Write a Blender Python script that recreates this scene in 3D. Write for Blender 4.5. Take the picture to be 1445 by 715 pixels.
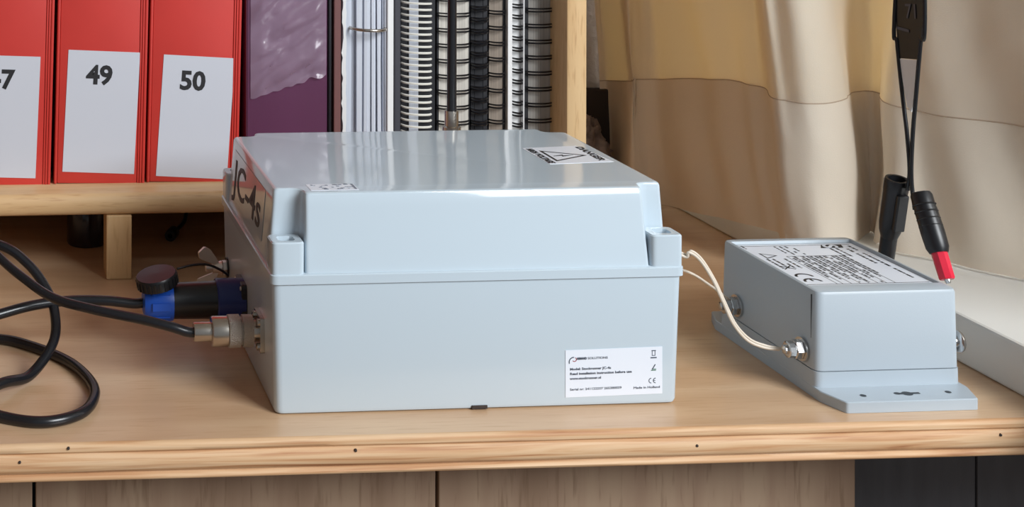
import bpy, bmesh, math, random
from mathutils import Vector, Matrix, noise

random.seed(7)
for o in list(bpy.data.objects):
    bpy.data.objects.remove(o)
SC = bpy.context.scene
COL = SC.collection
PI = math.pi

# ------------------------------------------------------------------ camera
# the photograph is a crop of a wider shot, hence the lens shift.  World: z = 0 is the desk top,
# the origin is the front left lid corner of the big enclosure, +Y runs away from the camera.
F, PX, PY = 2000.0, 148.1, -238.1
YAW, ROLL = .0753, .0021
CAM = Vector((-.1915, -.9813, .4106))
FW = Vector((math.sin(YAW), math.cos(YAW), 0))
_r = Vector((math.cos(YAW), -math.sin(YAW), 0)); _u = Vector((0, 0, 1))
RT = _r*math.cos(ROLL) + _u*math.sin(ROLL)
UP = -_r*math.sin(ROLL) + _u*math.cos(ROLL)
cd = bpy.data.cameras.new('camera')
cam = bpy.data.objects.new('camera', cd); COL.objects.link(cam)
cd.sensor_width = 36; cd.lens = F/1445*36
cd.shift_x = (722.5-PX)/1445; cd.shift_y = -(357.5-PY)/1445
cd.clip_start = .02
cam.matrix_world = Matrix(((RT.x, UP.x, -FW.x, CAM.x), (RT.y, UP.y, -FW.y, CAM.y), (RT.z, UP.z, -FW.z, CAM.z), (0, 0, 0, 1)))
SC.camera = cam

def at(px, py, ax, v):
    """the point where the pixel's ray meets the plane  axis = v"""
    d = FW*F + RT*(px-PX) - UP*(py-PY)
    return CAM + d*((v-CAM[ax])/d[ax])
def atx(px, y, py=150): return at(px, py, 1, y).x
def atz(px, py, y): return at(px, py, 1, y).z

# ------------------------------------------------------------------ light
w = bpy.data.worlds.new('world'); SC.world = w; w.use_nodes = True
bg = w.node_tree.nodes['Background']
bg.inputs[0].default_value = (.86, .93, 1.0, 1); bg.inputs[1].default_value = .27

def area(name, loc, target, sx, sy, power, col):
    l = bpy.data.lights.new(name, 'AREA'); l.shape = 'RECTANGLE'; l.size = sx; l.size_y = sy
    l.energy = power; l.color = col
    o = bpy.data.objects.new(name, l); COL.objects.link(o); o.location = loc
    o.rotation_euler = (Vector(target)-Vector(loc)).to_track_quat('-Z', 'Y').to_euler()
    return o
area('window_daylight', (1.75, -2.35, 1.65), (.2, .1, .05), 1.5, 1.4, 132, (.94, .975, 1.0))
area('side_window_daylight', (1.55, .25, .75), (.6, .25, .25), 1.3, 1.2, 14, (1.0, .96, .88))
SC.view_settings.view_transform = 'Standard'; SC.view_settings.look = 'None'
SC.view_settings.gamma = 1.0; SC.view_settings.use_curve_mapping = False
SC.view_settings.exposure = 0.0

# ------------------------------------------------------------------ materials
def s2l(r, g, b):
    f = lambda c: (c/255/12.92) if c/255 <= .04045 else ((c/255+.055)/1.055)**2.4
    return (f(r), f(g), f(b), 1)
MATS = {}
def mat(name, col, rough=.5, metal=0, spec=.5, bump=0, bscale=200, coat=0, trans=0, var=0, vscale=8, stretch=(1, 1, 1)):
    m = bpy.data.materials.new(name); m.use_nodes = True; MATS[name] = m
    nt = m.node_tree; b = nt.nodes['Principled BSDF']
    b.inputs['Base Color'].default_value = col; b.inputs['Roughness'].default_value = rough
    b.inputs['Metallic'].default_value = metal; b.inputs['Specular IOR Level'].default_value = spec
    b.inputs['Coat Weight'].default_value = coat; b.inputs['Coat Roughness'].default_value = .08
    b.inputs['Transmission Weight'].default_value = trans
    if bump or var:
        tc = nt.nodes.new('ShaderNodeTexCoord'); mp = nt.nodes.new('ShaderNodeMapping')
        mp.inputs['Scale'].default_value = stretch; nt.links.new(tc.outputs['Object'], mp.inputs[0])
        if var:
            n2 = nt.nodes.new('ShaderNodeTexNoise'); n2.inputs['Scale'].default_value = vscale; n2.inputs['Detail'].default_value = 4
            nt.links.new(mp.outputs[0], n2.inputs['Vector'])
            rp = nt.nodes.new('ShaderNodeValToRGB')
            c = Vector(col[:3])
            rp.color_ramp.elements[0].position = .3; rp.color_ramp.elements[1].position = .7
            rp.color_ramp.elements[0].color = (*(c*(1-var)), 1); rp.color_ramp.elements[1].color = (*(c*(1+var)), 1)
            nt.links.new(n2.outputs[0], rp.inputs[0]); nt.links.new(rp.outputs[0], b.inputs['Base Color'])
        if bump:
            n = nt.nodes.new('ShaderNodeTexNoise'); n.inputs['Scale'].default_value = bscale; n.inputs['Detail'].default_value = 5
            nt.links.new(mp.outputs[0], n.inputs['Vector'])
            bp = nt.nodes.new('ShaderNodeBump'); bp.inputs['Strength'].default_value = bump; bp.inputs['Distance'].default_value = .002
            nt.links.new(n.outputs[0], bp.inputs['Height']); nt.links.new(bp.outputs[0], b.inputs['Normal'])
    return m

def wood(name, cols, scale, stretch, rough=.4, fleck=0, fleck_col=None, fstretch=(1, 1, 1), distort=.6, bump=.05, detail=5, coat=0):
    """long grain: noise stretched along the board + short darker flecks"""
    m = bpy.data.materials.new(name); m.use_nodes = True; MATS[name] = m
    nt = m.node_tree; b = nt.nodes['Principled BSDF']; b.inputs['Roughness'].default_value = rough
    b.inputs['Coat Weight'].default_value = coat; b.inputs['Coat Roughness'].default_value = .15
    tc = nt.nodes.new('ShaderNodeTexCoord'); mp = nt.nodes.new('ShaderNodeMapping'); mp.inputs['Scale'].default_value = stretch
    nt.links.new(tc.outputs['Object'], mp.inputs[0])
    n = nt.nodes.new('ShaderNodeTexNoise'); n.inputs['Scale'].default_value = scale; n.inputs['Detail'].default_value = detail
    n.inputs['Distortion'].default_value = distort
    nt.links.new(mp.outputs[0], n.inputs['Vector'])
    rp = nt.nodes.new('ShaderNodeValToRGB'); cr = rp.color_ramp
    while len(cr.elements) < len(cols): cr.elements.new(.5)
    for e, (p, c) in zip(cr.elements, cols): e.position = p; e.color = c
    nt.links.new(n.outputs[0], rp.inputs[0]); out = rp.outputs[0]
    if fleck:
        m2 = nt.nodes.new('ShaderNodeMapping'); m2.inputs['Scale'].default_value = fstretch; nt.links.new(tc.outputs['Object'], m2.inputs[0])
        n2 = nt.nodes.new('ShaderNodeTexNoise'); n2.inputs['Scale'].default_value = 1; n2.inputs['Detail'].default_value = 2
        nt.links.new(m2.outputs[0], n2.inputs['Vector'])
        r2 = nt.nodes.new('ShaderNodeValToRGB'); r2.color_ramp.elements[0].position = .56; r2.color_ramp.elements[1].position = .72
        r2.color_ramp.elements[0].color = (0, 0, 0, 1); r2.color_ramp.elements[1].color = (fleck,)*3+(1,)
        nt.links.new(n2.outputs[0], r2.inputs[0])
        mx = nt.nodes.new('ShaderNodeMix'); mx.data_type = 'RGBA'
        nt.links.new(r2.outputs[0], mx.inputs['Factor']); nt.links.new(out, mx.inputs[6]); mx.inputs[7].default_value = fleck_col
        out = mx.outputs[2]
    nt.links.new(out, b.inputs['Base Color'])
    if bump:
        bp = nt.nodes.new('ShaderNodeBump'); bp.inputs['Strength'].default_value = bump; bp.inputs['Distance'].default_value = .001
        nt.links.new(n.outputs[0], bp.inputs['Height']); nt.links.new(bp.outputs[0], b.inputs['Normal'])
    return m

wood('beech_top', [(.28, s2l(196, 158, 122)), (.5, s2l(208, 173, 138)), (.72, s2l(220, 189, 154))], 1, (3.2, 26, 26), .34,
     fleck=.35, fleck_col=s2l(178, 132, 92), fstretch=(28, 420, 420), coat=.12, bump=.02)
wood('beech_upright', [(.28, s2l(205, 165, 115)), (.5, s2l(216, 180, 132)), (.72, s2l(224, 192, 146))], 1, (40, 40, 3), .42,
     fleck=.5, fleck_col=s2l(178, 132, 88), fstretch=(420, 420, 40), bump=.02)
wood('beech_shelf', [(.28, s2l(200, 162, 116)), (.5, s2l(212, 176, 130)), (.72, s2l(222, 190, 146))], 1, (3, 40, 40), .42,
     fleck=.5, fleck_col=s2l(176, 130, 88), fstretch=(40, 420, 420), bump=.02)
wood('pine_edge', [(.28, s2l(158, 104, 66)), (.40, s2l(198, 152, 110)), (.52, s2l(212, 174, 134)), (.75, s2l(222, 190, 154))], 1, (6, 90, 190), .6,
     distort=1.2, bump=.25, fleck=.4, fleck_col=s2l(160, 100, 60), fstretch=(14, 300, 500))
wood('cabinet_door', [(.3, s2l(138, 112, 90)), (.5, s2l(152, 126, 104)), (.7, s2l(164, 140, 116))], 1, (34, 34, 2), .6,
     fleck=.6, fleck_col=s2l(120, 94, 72), fstretch=(260, 260, 26), bump=.1)
mat('grey_board', s2l(96, 98, 104), .8, bump=.3, bscale=60, var=.1, vscale=30, stretch=(3, 3, .5))
mat('box_plastic', s2l(192, 206, 216), .22, spec=.5)
mat('box_lid_plastic', s2l(192, 206, 216), .09, spec=.55)
mat('supply_plastic', s2l(173, 184, 193), .36, bump=.03, bscale=900)
mat('dark_recess', s2l(60, 66, 72), .8)
mat('label_white', s2l(226, 232, 242), .4)
mat('label_clear', s2l(195, 208, 217), .06)
mat('ink', s2l(28, 28, 32), .6)
mat('ink_grey', s2l(70, 78, 92), .6)
mat('ink_faded', s2l(128, 138, 152), .6)
mat('ink_red', s2l(150, 60, 70), .6)
mat('ink_green', s2l(60, 110, 80), .6)
mat('binder_red', s2l(198, 58, 51), .38, var=.05, vscale=14)
mat('paper_label', s2l(198, 201, 210), .45)
mat('paper', s2l(206, 211, 222), .8, var=.06, vscale=60, stretch=(20, 1, .2))
mat('paper_grey', s2l(178, 174, 168), .85, var=.25, vscale=400, stretch=(3, 1, .01))
mat('paper_cream', s2l(198, 193, 184), .85, var=.25, vscale=400, stretch=(3, 1, .01))
mat('paper_brown', s2l(140, 128, 116), .85, var=.25, vscale=400, stretch=(3, 1, .01))
mat('purple_vinyl', s2l(98, 56, 84), .25, bump=.55, bscale=22, coat=.6, stretch=(1, 1, .35))
mat('clear_film', s2l(180, 160, 184), .12, trans=.0, bump=.9, bscale=26, stretch=(1, 1, 1.6))
mat('maroon_cover', s2l(118, 76, 74), .6)
mat('charcoal_cover', s2l(58, 58, 66), .5)
mat('black_cover', s2l(26, 26, 32), .45)
mat('black_plastic', s2l(20, 21, 25), .35)
mat('black_rubber', s2l(24, 25, 29), .26)
mat('black_wire', s2l(18, 18, 22), .35)
mat('white_wire', s2l(226, 224, 216), .35)
mat('white_plastic', s2l(234, 234, 234), .4)
mat('blue_plastic', s2l(28, 84, 188), .36)
mat('navy_plastic', s2l(26, 42, 104), .4)
mat('nickel', s2l(186, 178, 168), .26, metal=1)
mat('nickel_knurled', s2l(190, 184, 176), .42, metal=1, bump=.8, bscale=1400)
mat('steel', s2l(205, 205, 205), .2, metal=1)
mat('zinc', s2l(222, 216, 208), .5, metal=1)
mat('cord_white', s2l(218, 206, 190), .4)
mat('red_plastic', s2l(214, 32, 60), .3)
mat('white_paint', s2l(226, 226, 222), .4)
mat('wallpaper', s2l(150, 138, 128), .85, bump=1.0, bscale=120, var=.06, vscale=60)
mat('added_wall_brown', s2l(112, 84, 68), .6, var=.1, vscale=8, stretch=(4, 4, .4))  # brown chosen to tint the light reaching the enclosure's left face
mat('dark_trim', s2l(52, 42, 38), .7)
mat('fabric_dark', s2l(124, 110, 104), .8, var=.6, vscale=60)
mat('floor_mat', s2l(120, 104, 88), .6, var=.1, vscale=6)
mat('dark_glass', s2l(40, 34, 36), .12)
mat('glass_pane', (1, 1, 1, 1), 0, trans=1)
MATS['glass_pane'].node_tree.nodes['Principled BSDF'].inputs['IOR'].default_value = 1.05

def cloth_mat(name, front, through, k):
    m = bpy.data.materials.new(name); m.use_nodes = True; MATS[name] = m
    nt = m.node_tree; nt.nodes.remove(nt.nodes['Principled BSDF']); out = nt.nodes['Material Output']
    d = nt.nodes.new('ShaderNodeBsdfDiffuse'); t = nt.nodes.new('ShaderNodeBsdfTranslucent'); mx = nt.nodes.new('ShaderNodeMixShader')
    d.inputs[0].default_value = front; t.inputs[0].default_value = through; mx.inputs[0].default_value = k
    tc = nt.nodes.new('ShaderNodeTexCoord')
    n = nt.nodes.new('ShaderNodeTexNoise'); n.inputs['Scale'].default_value = 900; n.inputs['Detail'].default_value = 3
    n1 = nt.nodes.new('ShaderNodeTexNoise'); n1.inputs['Scale'].default_value = 12; n1.inputs['Detail'].default_value = 3
    nt.links.new(tc.outputs['Object'], n.inputs['Vector']); nt.links.new(tc.outputs['Object'], n1.inputs['Vector'])
    ad = nt.nodes.new('ShaderNodeMath'); ad.operation = 'MULTIPLY_ADD'; ad.inputs[1].default_value = .05
    nt.links.new(n.outputs[0], ad.inputs[0]); nt.links.new(n1.outputs[0], ad.inputs[2])
    bp = nt.nodes.new('ShaderNodeBump'); bp.inputs['Strength'].default_value = .5; bp.inputs['Distance'].default_value = .006
    nt.links.new(ad.outputs[0], bp.inputs['Height'])
    for s in (d, t): nt.links.new(bp.outputs[0], s.inputs['Normal'])
    nt.links.new(d.outputs[0], mx.inputs[1]); nt.links.new(t.outputs[0], mx.inputs[2]); nt.links.new(mx.outputs[0], out.inputs[0])
cloth_mat('curtain_cloth', s2l(234, 224, 207), s2l(240, 200, 128), .22)
cloth_mat('hem_cloth', s2l(232, 220, 203), s2l(214, 170, 120), .09)
mat('tag_grey', s2l(84, 86, 96), .5)
mat('thread', s2l(186, 164, 142), .8)

# ------------------------------------------------------------------ mesh helpers
def obj(name, bm, m, parent=None, smooth=None, loc=None):
    """one bmesh -> one mesh object; smooth = angle in degrees for smooth shading"""
    bmesh.ops.recalc_face_normals(bm, faces=bm.faces[:])
    me = bpy.data.meshes.new(name)
    if smooth:
        a = math.radians(smooth)
        for f in bm.faces: f.smooth = True
        for e in bm.edges:
            if len(e.link_faces) == 2 and e.calc_face_angle(0) > a: e.smooth = False
    bm.to_mesh(me); bm.free()
    me.materials.append(MATS[m] if isinstance(m, str) else m)
    o = bpy.data.objects.new(name, me); COL.objects.link(o)
    if parent:
        o.parent = parent; o.matrix_parent_inverse = Matrix.Translation(parent.location).inverted() if parent.rotation_euler[:] == (0, 0, 0) else parent.matrix_basis.inverted()
    return o
def thing(name, label, cat, loc=(0, 0, 0), group=None):
    o = bpy.data.objects.new(name, None); COL.objects.link(o); o.location = loc; o.empty_display_size = .01
    o['label'] = label; o['category'] = cat
    if group: o['group'] = group
    return o
def tag(o, label, cat, group=None):
    o['label'] = label; o['category'] = cat
    if group: o['group'] = group
    return o
def struct(o, label=None):
    o['kind'] = 'structure'
    if label: o['label'] = label
    return o

def BM(): return bmesh.new()
def box(bm, x0, x1, y0, y1, z0, z1, bev=0, seg=2, M=None):
    r = bmesh.ops.create_cube(bm, size=1)
    vs = r['verts']
    for v in vs:
        v.co = Vector(((x0+x1)/2+v.co.x*(x1-x0), (y0+y1)/2+v.co.y*(y1-y0), (z0+z1)/2+v.co.z*(z1-z0)))
    if bev:
        es = list({e for v in vs for e in v.link_edges})
        rr = bmesh.ops.bevel(bm, geom=es, offset=bev, segments=seg, affect='EDGES', profile=.5)
        vs = list(set(rr['verts']) | {v for f in rr['faces'] for v in f.verts} | {v for v in vs if v.is_valid})
    if M is not None:
        for v in vs:
            if v.is_valid: v.co = M @ v.co
    return bm
def bx(*a, **k): return box(BM(), *a, **k)
def lathe(bm, prof, M, seg=24, cap=True):
    """prof: list of (radius, height) turned about local z; M places it"""
    rings = []
    for r, h in prof:
        rings.append([bm.verts.new(M @ Vector((r*math.cos(2*PI*k/seg), r*math.sin(2*PI*k/seg), h))) for k in range(seg)])
    for a, b in zip(rings, rings[1:]):
        for k in range(seg): bm.faces.new((a[k], a[(k+1) % seg], b[(k+1) % seg], b[k]))
    if cap:
        bm.faces.new(rings[0][::-1]); bm.faces.new(rings[-1])
    return bm
def axisM(p, d):
    """matrix whose local z points along d, origin p"""
    return Matrix.Translation(Vector(p)) @ Vector(d).to_track_quat('Z', 'Y').to_matrix().to_4x4()
def spline(pts, n=8):
    P = [Vector(p) for p in pts]; P = [P[0]*2-P[1]] + P + [P[-1]*2-P[-2]]
    out = []
    for i in range(1, len(P)-2):
        a, b, c, d = P[i-1:i+3]
        for k in range(n):
            t = k/n
            out.append(.5*((2*b)+(c-a)*t+(2*a-5*b+4*c-d)*t*t+(-a+3*b-3*c+d)*t**3))
    out.append(P[-2]); return out
def tube(bm, pts, r, seg=10):
    pts = [Vector(p) for p in pts]; n = len(pts)
    T = [(pts[min(i+1, n-1)]-pts[max(i-1, 0)]).normalized() for i in range(n)]
    N = T[0].orthogonal().normalized(); rings = []
    for i in range(n):
        N = (N-T[i]*N.dot(T[i])).normalized(); B = T[i].cross(N)
        rr = r[i] if isinstance(r, (list, tuple)) else r
        rings.append([bm.verts.new(pts[i]+(N*math.cos(2*PI*k/seg)+B*math.sin(2*PI*k/seg))*rr) for k in range(seg)])
    for a, b in zip(rings, rings[1:]):
        for k in range(seg): bm.faces.new((a[k], a[(k+1) % seg], b[(k+1) % seg], b[k]))
    bm.faces.new(rings[0][::-1]); bm.faces.new(rings[-1])
    return bm
def fillet(pts, r, n=4):
    """round every corner of a 2-D polygon (convex and concave alike)"""
    out = []; L = len(pts)
    for i in range(L):
        p0, p, p1 = Vector(pts[i-1]), Vector(pts[i]), Vector(pts[(i+1) % L])
        a = (p0-p).normalized(); b = (p1-p).normalized()
        ri = r[i] if isinstance(r, (list, tuple)) else r
        A = p+a*ri; B = p+b*ri
        for k in range(n+1):
            t = k/n; out.append(A*(1-t)**2+p*2*t*(1-t)+B*t*t)
    return out
def rrect(x0, x1, y0, y1, r, n=4): return fillet([(x0, y0), (x1, y0), (x1, y1), (x0, y1)], r, n)
def loft(bm, levels, cap0=True, cap1=True):
    """levels: list of (z, outline); equal point counts"""
    rings = [[bm.verts.new((p[0], p[1], z)) for p in o] for z, o in levels]; n = len(rings[0])
    for a, b in zip(rings, rings[1:]):
        for k in range(n): bm.faces.new((a[k], a[(k+1) % n], b[(k+1) % n], b[k]))
    if cap0: bm.faces.new(rings[0][::-1])
    if cap1: bm.faces.new(rings[-1])
    return bm
def prism(bm, pts, M, t):
    """2-D outline in M's xy plane, thickened by t along its z"""
    a = [bm.verts.new(M @ Vector((p[0], p[1], 0))) for p in pts]; b = [bm.verts.new(M @ Vector((p[0], p[1], t))) for p in pts]
    n = len(pts)
    for k in range(n): bm.faces.new((a[k], a[(k+1) % n], b[(k+1) % n], b[k]))
    bm.faces.new(a[::-1]); bm.faces.new(b)
    return bm
def frame(o, right, up):
    """4x4 with local x = right, y = up, z = outward normal, origin o"""
    r = Vector(right).normalized(); n = r.cross(Vector(up)).normalized(); u = n.cross(r)
    return Matrix(((r.x, u.x, n.x, o[0]), (r.y, u.y, n.y, o[1]), (r.z, u.z, n.z, o[2]), (0, 0, 0, 1)))
def rects(M, rs, t=.00015):
    bm = BM()
    for x0, y0, x1, y1 in rs: box(bm, x0, x1, y0, y1, 0, t, M=M)
    return bm
def text(s, M, size, m, parent, name='lettering', bold=0, ext=.00012, align='LEFT', sx=1.0, width=None):
    """lettering as flat raised mesh on the surface given by M (x right, y up, z out)"""
    c = bpy.data.curves.new('t', 'FONT'); c.body = s; c.size = size; c.extrude = ext; c.offset = bold; c.align_x = align; c.resolution_u = 3
    o = bpy.data.objects.new('t', c); COL.objects.link(o)
    bpy.context.view_layer.update()
    me = bpy.data.meshes.new_from_object(o.evaluated_get(bpy.context.evaluated_depsgraph_get()))
    bpy.data.objects.remove(o); bpy.data.curves.remove(c)
    if width:
        xs = [v.co.x for v in me.vertices]; sx = width/(max(xs)-min(xs))
    for v in me.vertices: v.co = M @ Vector((v.co.x*sx, v.co.y, v.co.z+ext))
    me.name = name; me.materials.clear(); me.materials.append(MATS[m])
    r = bpy.data.objects.new(name, me); COL.objects.link(r)
    if parent:
        r.parent = parent; r.matrix_parent_inverse = Matrix.Translation(parent.location).inverted()
    return r

# ------------------------------------------------------------------ the setting
DESKH = .72
struct(obj('floor', bx(-2.2, .82, -2.6, .66, -DESKH-.03, -DESKH), 'floor_mat'), 'brown floor under the desk')
struct(obj('wall_back', bx(-2.2, .90, .62, .70, -DESKH, 1.7), 'wallpaper'), 'grey brown textured wallpaper behind shelf and curtain')
struct(obj('added_wall_left', bx(-1.42, -1.35, -1.9, .62, -DESKH, 1.75), 'added_wall_brown'), 'unseen brown wall added at the left to darken and tint the box side')  # out of view, added to block light from the left
struct(obj('ceiling', bx(-1.42, .90, -1.4, .70, 1.75, 1.80), 'white_paint'), 'unseen white ceiling added to block light from above')  # out of view, added so world light comes only from the front
bm = BM()
box(bm, .80, .90, -.20, .62, -DESKH, -.0); box(bm, .80, .90, -.20, .62, 1.30, 1.75)
box(bm, .80, .90, .56, .62, 0, 1.30); box(bm, .80, .90, -.20, -.12, 0, 1.30)
struct(obj('wall_right', bm, 'white_paint'), 'white wall around the window at the right')
win = bpy.data.objects.new('window_1', None); COL.objects.link(win); win.location = (.85, .22, .037); struct(win, 'white framed window behind the curtain')
for a in ((.83, .87, -.12, .56, .037, .08), (.83, .87, -.12, .56, 1.25, 1.30), (.83, .87, -.12, -.07, .08, 1.25), (.83, .87, .51, .56, .08, 1.25)):
    obj('window_frame', bx(*a, bev=.003), 'white_paint', win)
obj('pane', bx(.848, .852, -.07, .51, .08, 1.25), 'glass_pane', win)
# white sill board lying along the right end of the desk
bm = BM(); box(bm, 0, .244, -.20, .60, 0, .0375, bev=.0025)
sill = obj('trim_1', bm, 'white_paint'); sill.location = (.553, 0, .0003); sill.rotation_euler.z = math.radians(.45)
struct(sill, 'white window sill board along the right end of the desk')
struct(obj('trim_2', bx(-.6, .80, .606, .62, -.03, .114, bev=.002), 'dark_trim'), 'dark low board along the back wall')

# ------------------------------------------------------------------ desk
desk = thing('desk', 'light beech veneered desk with a moulded pine front edge', 'desk', (0, 0, -DESKH))
DF = lambda x: -.0325-.0085*(x-.16)*1.2          # front edge of the veneer
X0, X1 = -1.2, .80
bm = BM(); prism(bm, [(X0, DF(X0)), (X1, DF(X1)), (X1, .605), (X0, .605)], Matrix.Translation((0, 0, -.0245)), .0245)
obj('tabletop', bm, 'beech_top', desk)
# the moulding: profile (outward, down) swept along the front, slightly wavy where it is worn
prof = [(0, .0001), (.0022, .0000), (.0036, -.0012), (.0040, -.0030), (.0036, -.0052), (.0018, -.0062), (.0014, -.0070), (.0030, -.0080), (.0040, -.0096),
        (.0044, -.0130), (.0042, -.0165), (.0030, -.0190), (.0012, -.0198), (.0012, -.0206), (.0030, -.0216), (.0038, -.0230), (.0034, -.0244), (.0018, -.0254), (0, -.0256)]
bm = BM(); rings = []
NX = 260
for i in range(NX+1):
    x = X0+(X1-X0)*i/NX; ring = []
    for k, (o, d) in enumerate(prof):
        j = noise.noise(Vector((x*9, k*.37, 3.1)))*.0005 if 0 < k < len(prof)-1 else 0
        ring.append(bm.verts.new((x, DF(x)-o+j, d)))
    rings.append(ring)
for a, b in zip(rings, rings[1:]):
    for k in range(len(prof)-1): bm.faces.new((a[k], b[k], b[k+1], a[k+1]))
    bm.faces.new((a[-1], b[-1], b[0], a[0]))
bm.faces.new(rings[0]); bm.faces.new(rings[-1][::-1])
edge = obj('edge_moulding', bm, 'pine_edge', desk, smooth=50)
for px, py in ((28, 656), (503, 637), (983, 628), (1408, 611), (97, 636)):
    p = at(px, py, 1, -.0375); y = DF(p.x)-.0046
    bm = BM(); lathe(bm, [(.0, .0004), (.0005, .0004), (.0009, .0002), (.0011, -.0012)], axisM((p.x, y, p.z), (0, -1, .0)), 9, cap=False)
    obj('nail_hole', bm, 'dark_trim', edge)
# cabinet under the desk: three doors with open joints, its right flank, then grey boards
DY = .045
xa, xb, xc = atx(48, DY, 700), atx(617, DY, 700), atx(1207, DY, 690)
for x0, x1 in ((xa-.279, xa-.0012), (xa+.0012, xb-.0012), (xb+.0012, xc)):
    obj('cabinet_door', bx(x0, x1, DY, DY+.018, -.66, -.0262, bev=.001), 'cabinet_door', desk)
obj('side_panel', bx(xc-.018, xc, DY+.019, .58, -DESKH, -.0256), 'cabinet_door', desk)
obj('side_panel', bx(xa-.30, xa-.282, DY+.019, .58, -DESKH, -.0256), 'cabinet_door', desk)
obj('plinth', bx(xa-.28, xc-.019, .08, .10, -DESKH, -.661), 'cabinet_door', desk)
obj('inner_panel', bx(xa-.28, xc-.019, .060, .064, -.655, -.03), 'dark_recess', desk)
xs = atx(1378, .16, 690)
for x0, x1 in ((xc+.001, xs-.001), (xs+.001, .795)):
    obj('back_board', bx(x0, x1, .16, .175, -DESKH, -.0256, bev=.0008), 'grey_board', desk)

# ------------------------------------------------------------------ shelf unit on the desk
SZ0, SZ1 = .0588, .0788
SY = .3135
shelf = thing('desk_shelf', 'beech shelf unit standing on the desk, holding binders and notebooks', 'shelf', (.07, .45, 0))
ux0, ux1 = atx(800, SY, 100), atx(828.5, SY, 100)
def nosed(x0, x1, y0, y1, z0, z1, r):
    bm = BM(); pts = [(y1, z0)]
    n = 8; pts += [(y0+r-r*math.sin(PI*k/n), (z0+z1)/2-(z1-z0)/2*math.cos(PI*k/n)) for k in range(n+1)]
    pts += [(y1, z1)]
    a = [bm.verts.new((x0, p[0], p[1])) for p in pts]; b = [bm.verts.new((x1, p[0], p[1])) for p in pts]; m = len(pts)
    for k in range(m): bm.faces.new((a[k], a[(k+1) % m], b[(k+1) % m], b[k]))
    bm.faces.new(a[::-1]); bm.faces.new(b); return bm
obj('shelf_board', nosed(-.62, ux0-.0003, SY-.002, .585, SZ0, SZ1, .006), 'beech_shelf', shelf, smooth=40)
obj('top_board', bx(-.62, ux0-.0003, SY, .585, .46, .48, bev=.001), 'beech_shelf', shelf)
obj('side_panel', bx(ux0, ux1, SY, .585, .0002, .50, bev=.002), 'beech_upright', shelf, smooth=40)
obj('side_panel', bx(-.64, -.6203, SY, .585, .0002, .50, bev=.002), 'beech_upright', shelf, smooth=40)
obj('shade_back_panel', bx(-.62, ux0-.0003, .586, .590, .0002, .50), 'charcoal_cover', shelf)  # unseen back; its charcoal puts the shade inside the shelf into the colour
obj('leg_block', bx(atx(150, SY, 395), atx(185.5, SY, 395), SY-.001, SY+.035, .0002, SZ0-.0002, bev=.0008), 'beech_upright', shelf)

# ------------------------------------------------------------------ binders
BY = .350
def lever_binder(px0, px1, num, label, numpx, lab, lean):
    x0, x1 = atx(px0, BY, 250), atx(px1, BY, 250); z0, h, dep = SZ1+.0004, .318, .225
    t = thing('lever_arch_binder', label, 'binder', ((x0+x1)/2, BY+.1, z0), 'red binders on the shelf')
    S = Matrix.Translation((x0, BY, z0)) @ Matrix.Rotation(math.radians(lean), 4, 'Y') @ Matrix.Translation((-x0, -BY, -z0))
    def put(name, bm, m, parent=t, smooth=40):
        for v in bm.verts: v.co = S @ v.co
        return obj(name, bm, m, parent, smooth)
    put('spine', bx(x0+.0030, x1-.0075, BY+.0012, BY+.004, z0+.0005, z0+h, bev=.0008), 'binder_red')
    put('back_cover', bx(x0, x0+.0028, BY, BY+dep, z0, z0+h, bev=.0011), 'binder_red')
    bm = BM(); box(bm, x1-.0030, x1, BY, BY+dep, z0, z0+h, bev=.0012); put('front_cover', bm, 'binder_red')
    bm = BM()
    box(bm, x1-.0074, x1-.0054, BY+.0004, BY+.003, z0+.0003, z0+h, bev=.0009); box(bm, x1-.0053, x1-.0032, BY-.0002, BY+.003, z0+.0003, z0+h, bev=.0009)
    put('hinge_ridge', bm, 'binder_red')
    put('paper_block', bx(x0+.006, x1-.010, BY+.012, BY+.215, z0+.008, z0+.302), 'paper', smooth=None)
    # label, slightly askew, and its number
    c = [at(px, py, 1, BY+.0010) for px, py in lab]           # TL, TR, BL
    r = (c[1]-c[0]); dn = (c[2]-c[0]); M = frame(c[2], r, -dn)
    w_, h_ = r.length, dn.length
    lb = obj('paper_label', rects(M, [(0, 0, w_, h_)], .0003), 'paper_label', t)
    if num:
        p = at(numpx[0], numpx[1], 1, BY+.0010)
        MN = frame(p-Vector((0, .0004, 0)), r, -dn)
        n = text(num, MN, .0245, 'ink', t, 'number', bold=.0008, align='CENTER'); n.matrix_parent_inverse = Matrix.Translation(t.location).inverted()
        n.parent = lb; n.matrix_parent_inverse = (Matrix.Translation(t.location) @ Matrix.Identity(4)).inverted() if False else lb.matrix_parent_inverse.copy()
        n.matrix_parent_inverse = Matrix.Identity(4)
    return t
lever_binder(-58, 71, '47', 'red binder whose white spine label reads 47, beside binder 49', (1, 124), ((-45, 77), (54, 80), (-49, 249)), 1.3)
lever_binder(76, 204, '49', 'red binder with spine label 49 standing between two other red binders', (140, 118), ((93, 70), (194, 74), (88, 242)), 1.2)
lever_binder(207, 336, '50', 'red binder with spine label 50 leaning beside the purple binder', (271, 126), ((225, 76.5), (325, 82), (220, 248)), 1.2)

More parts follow.
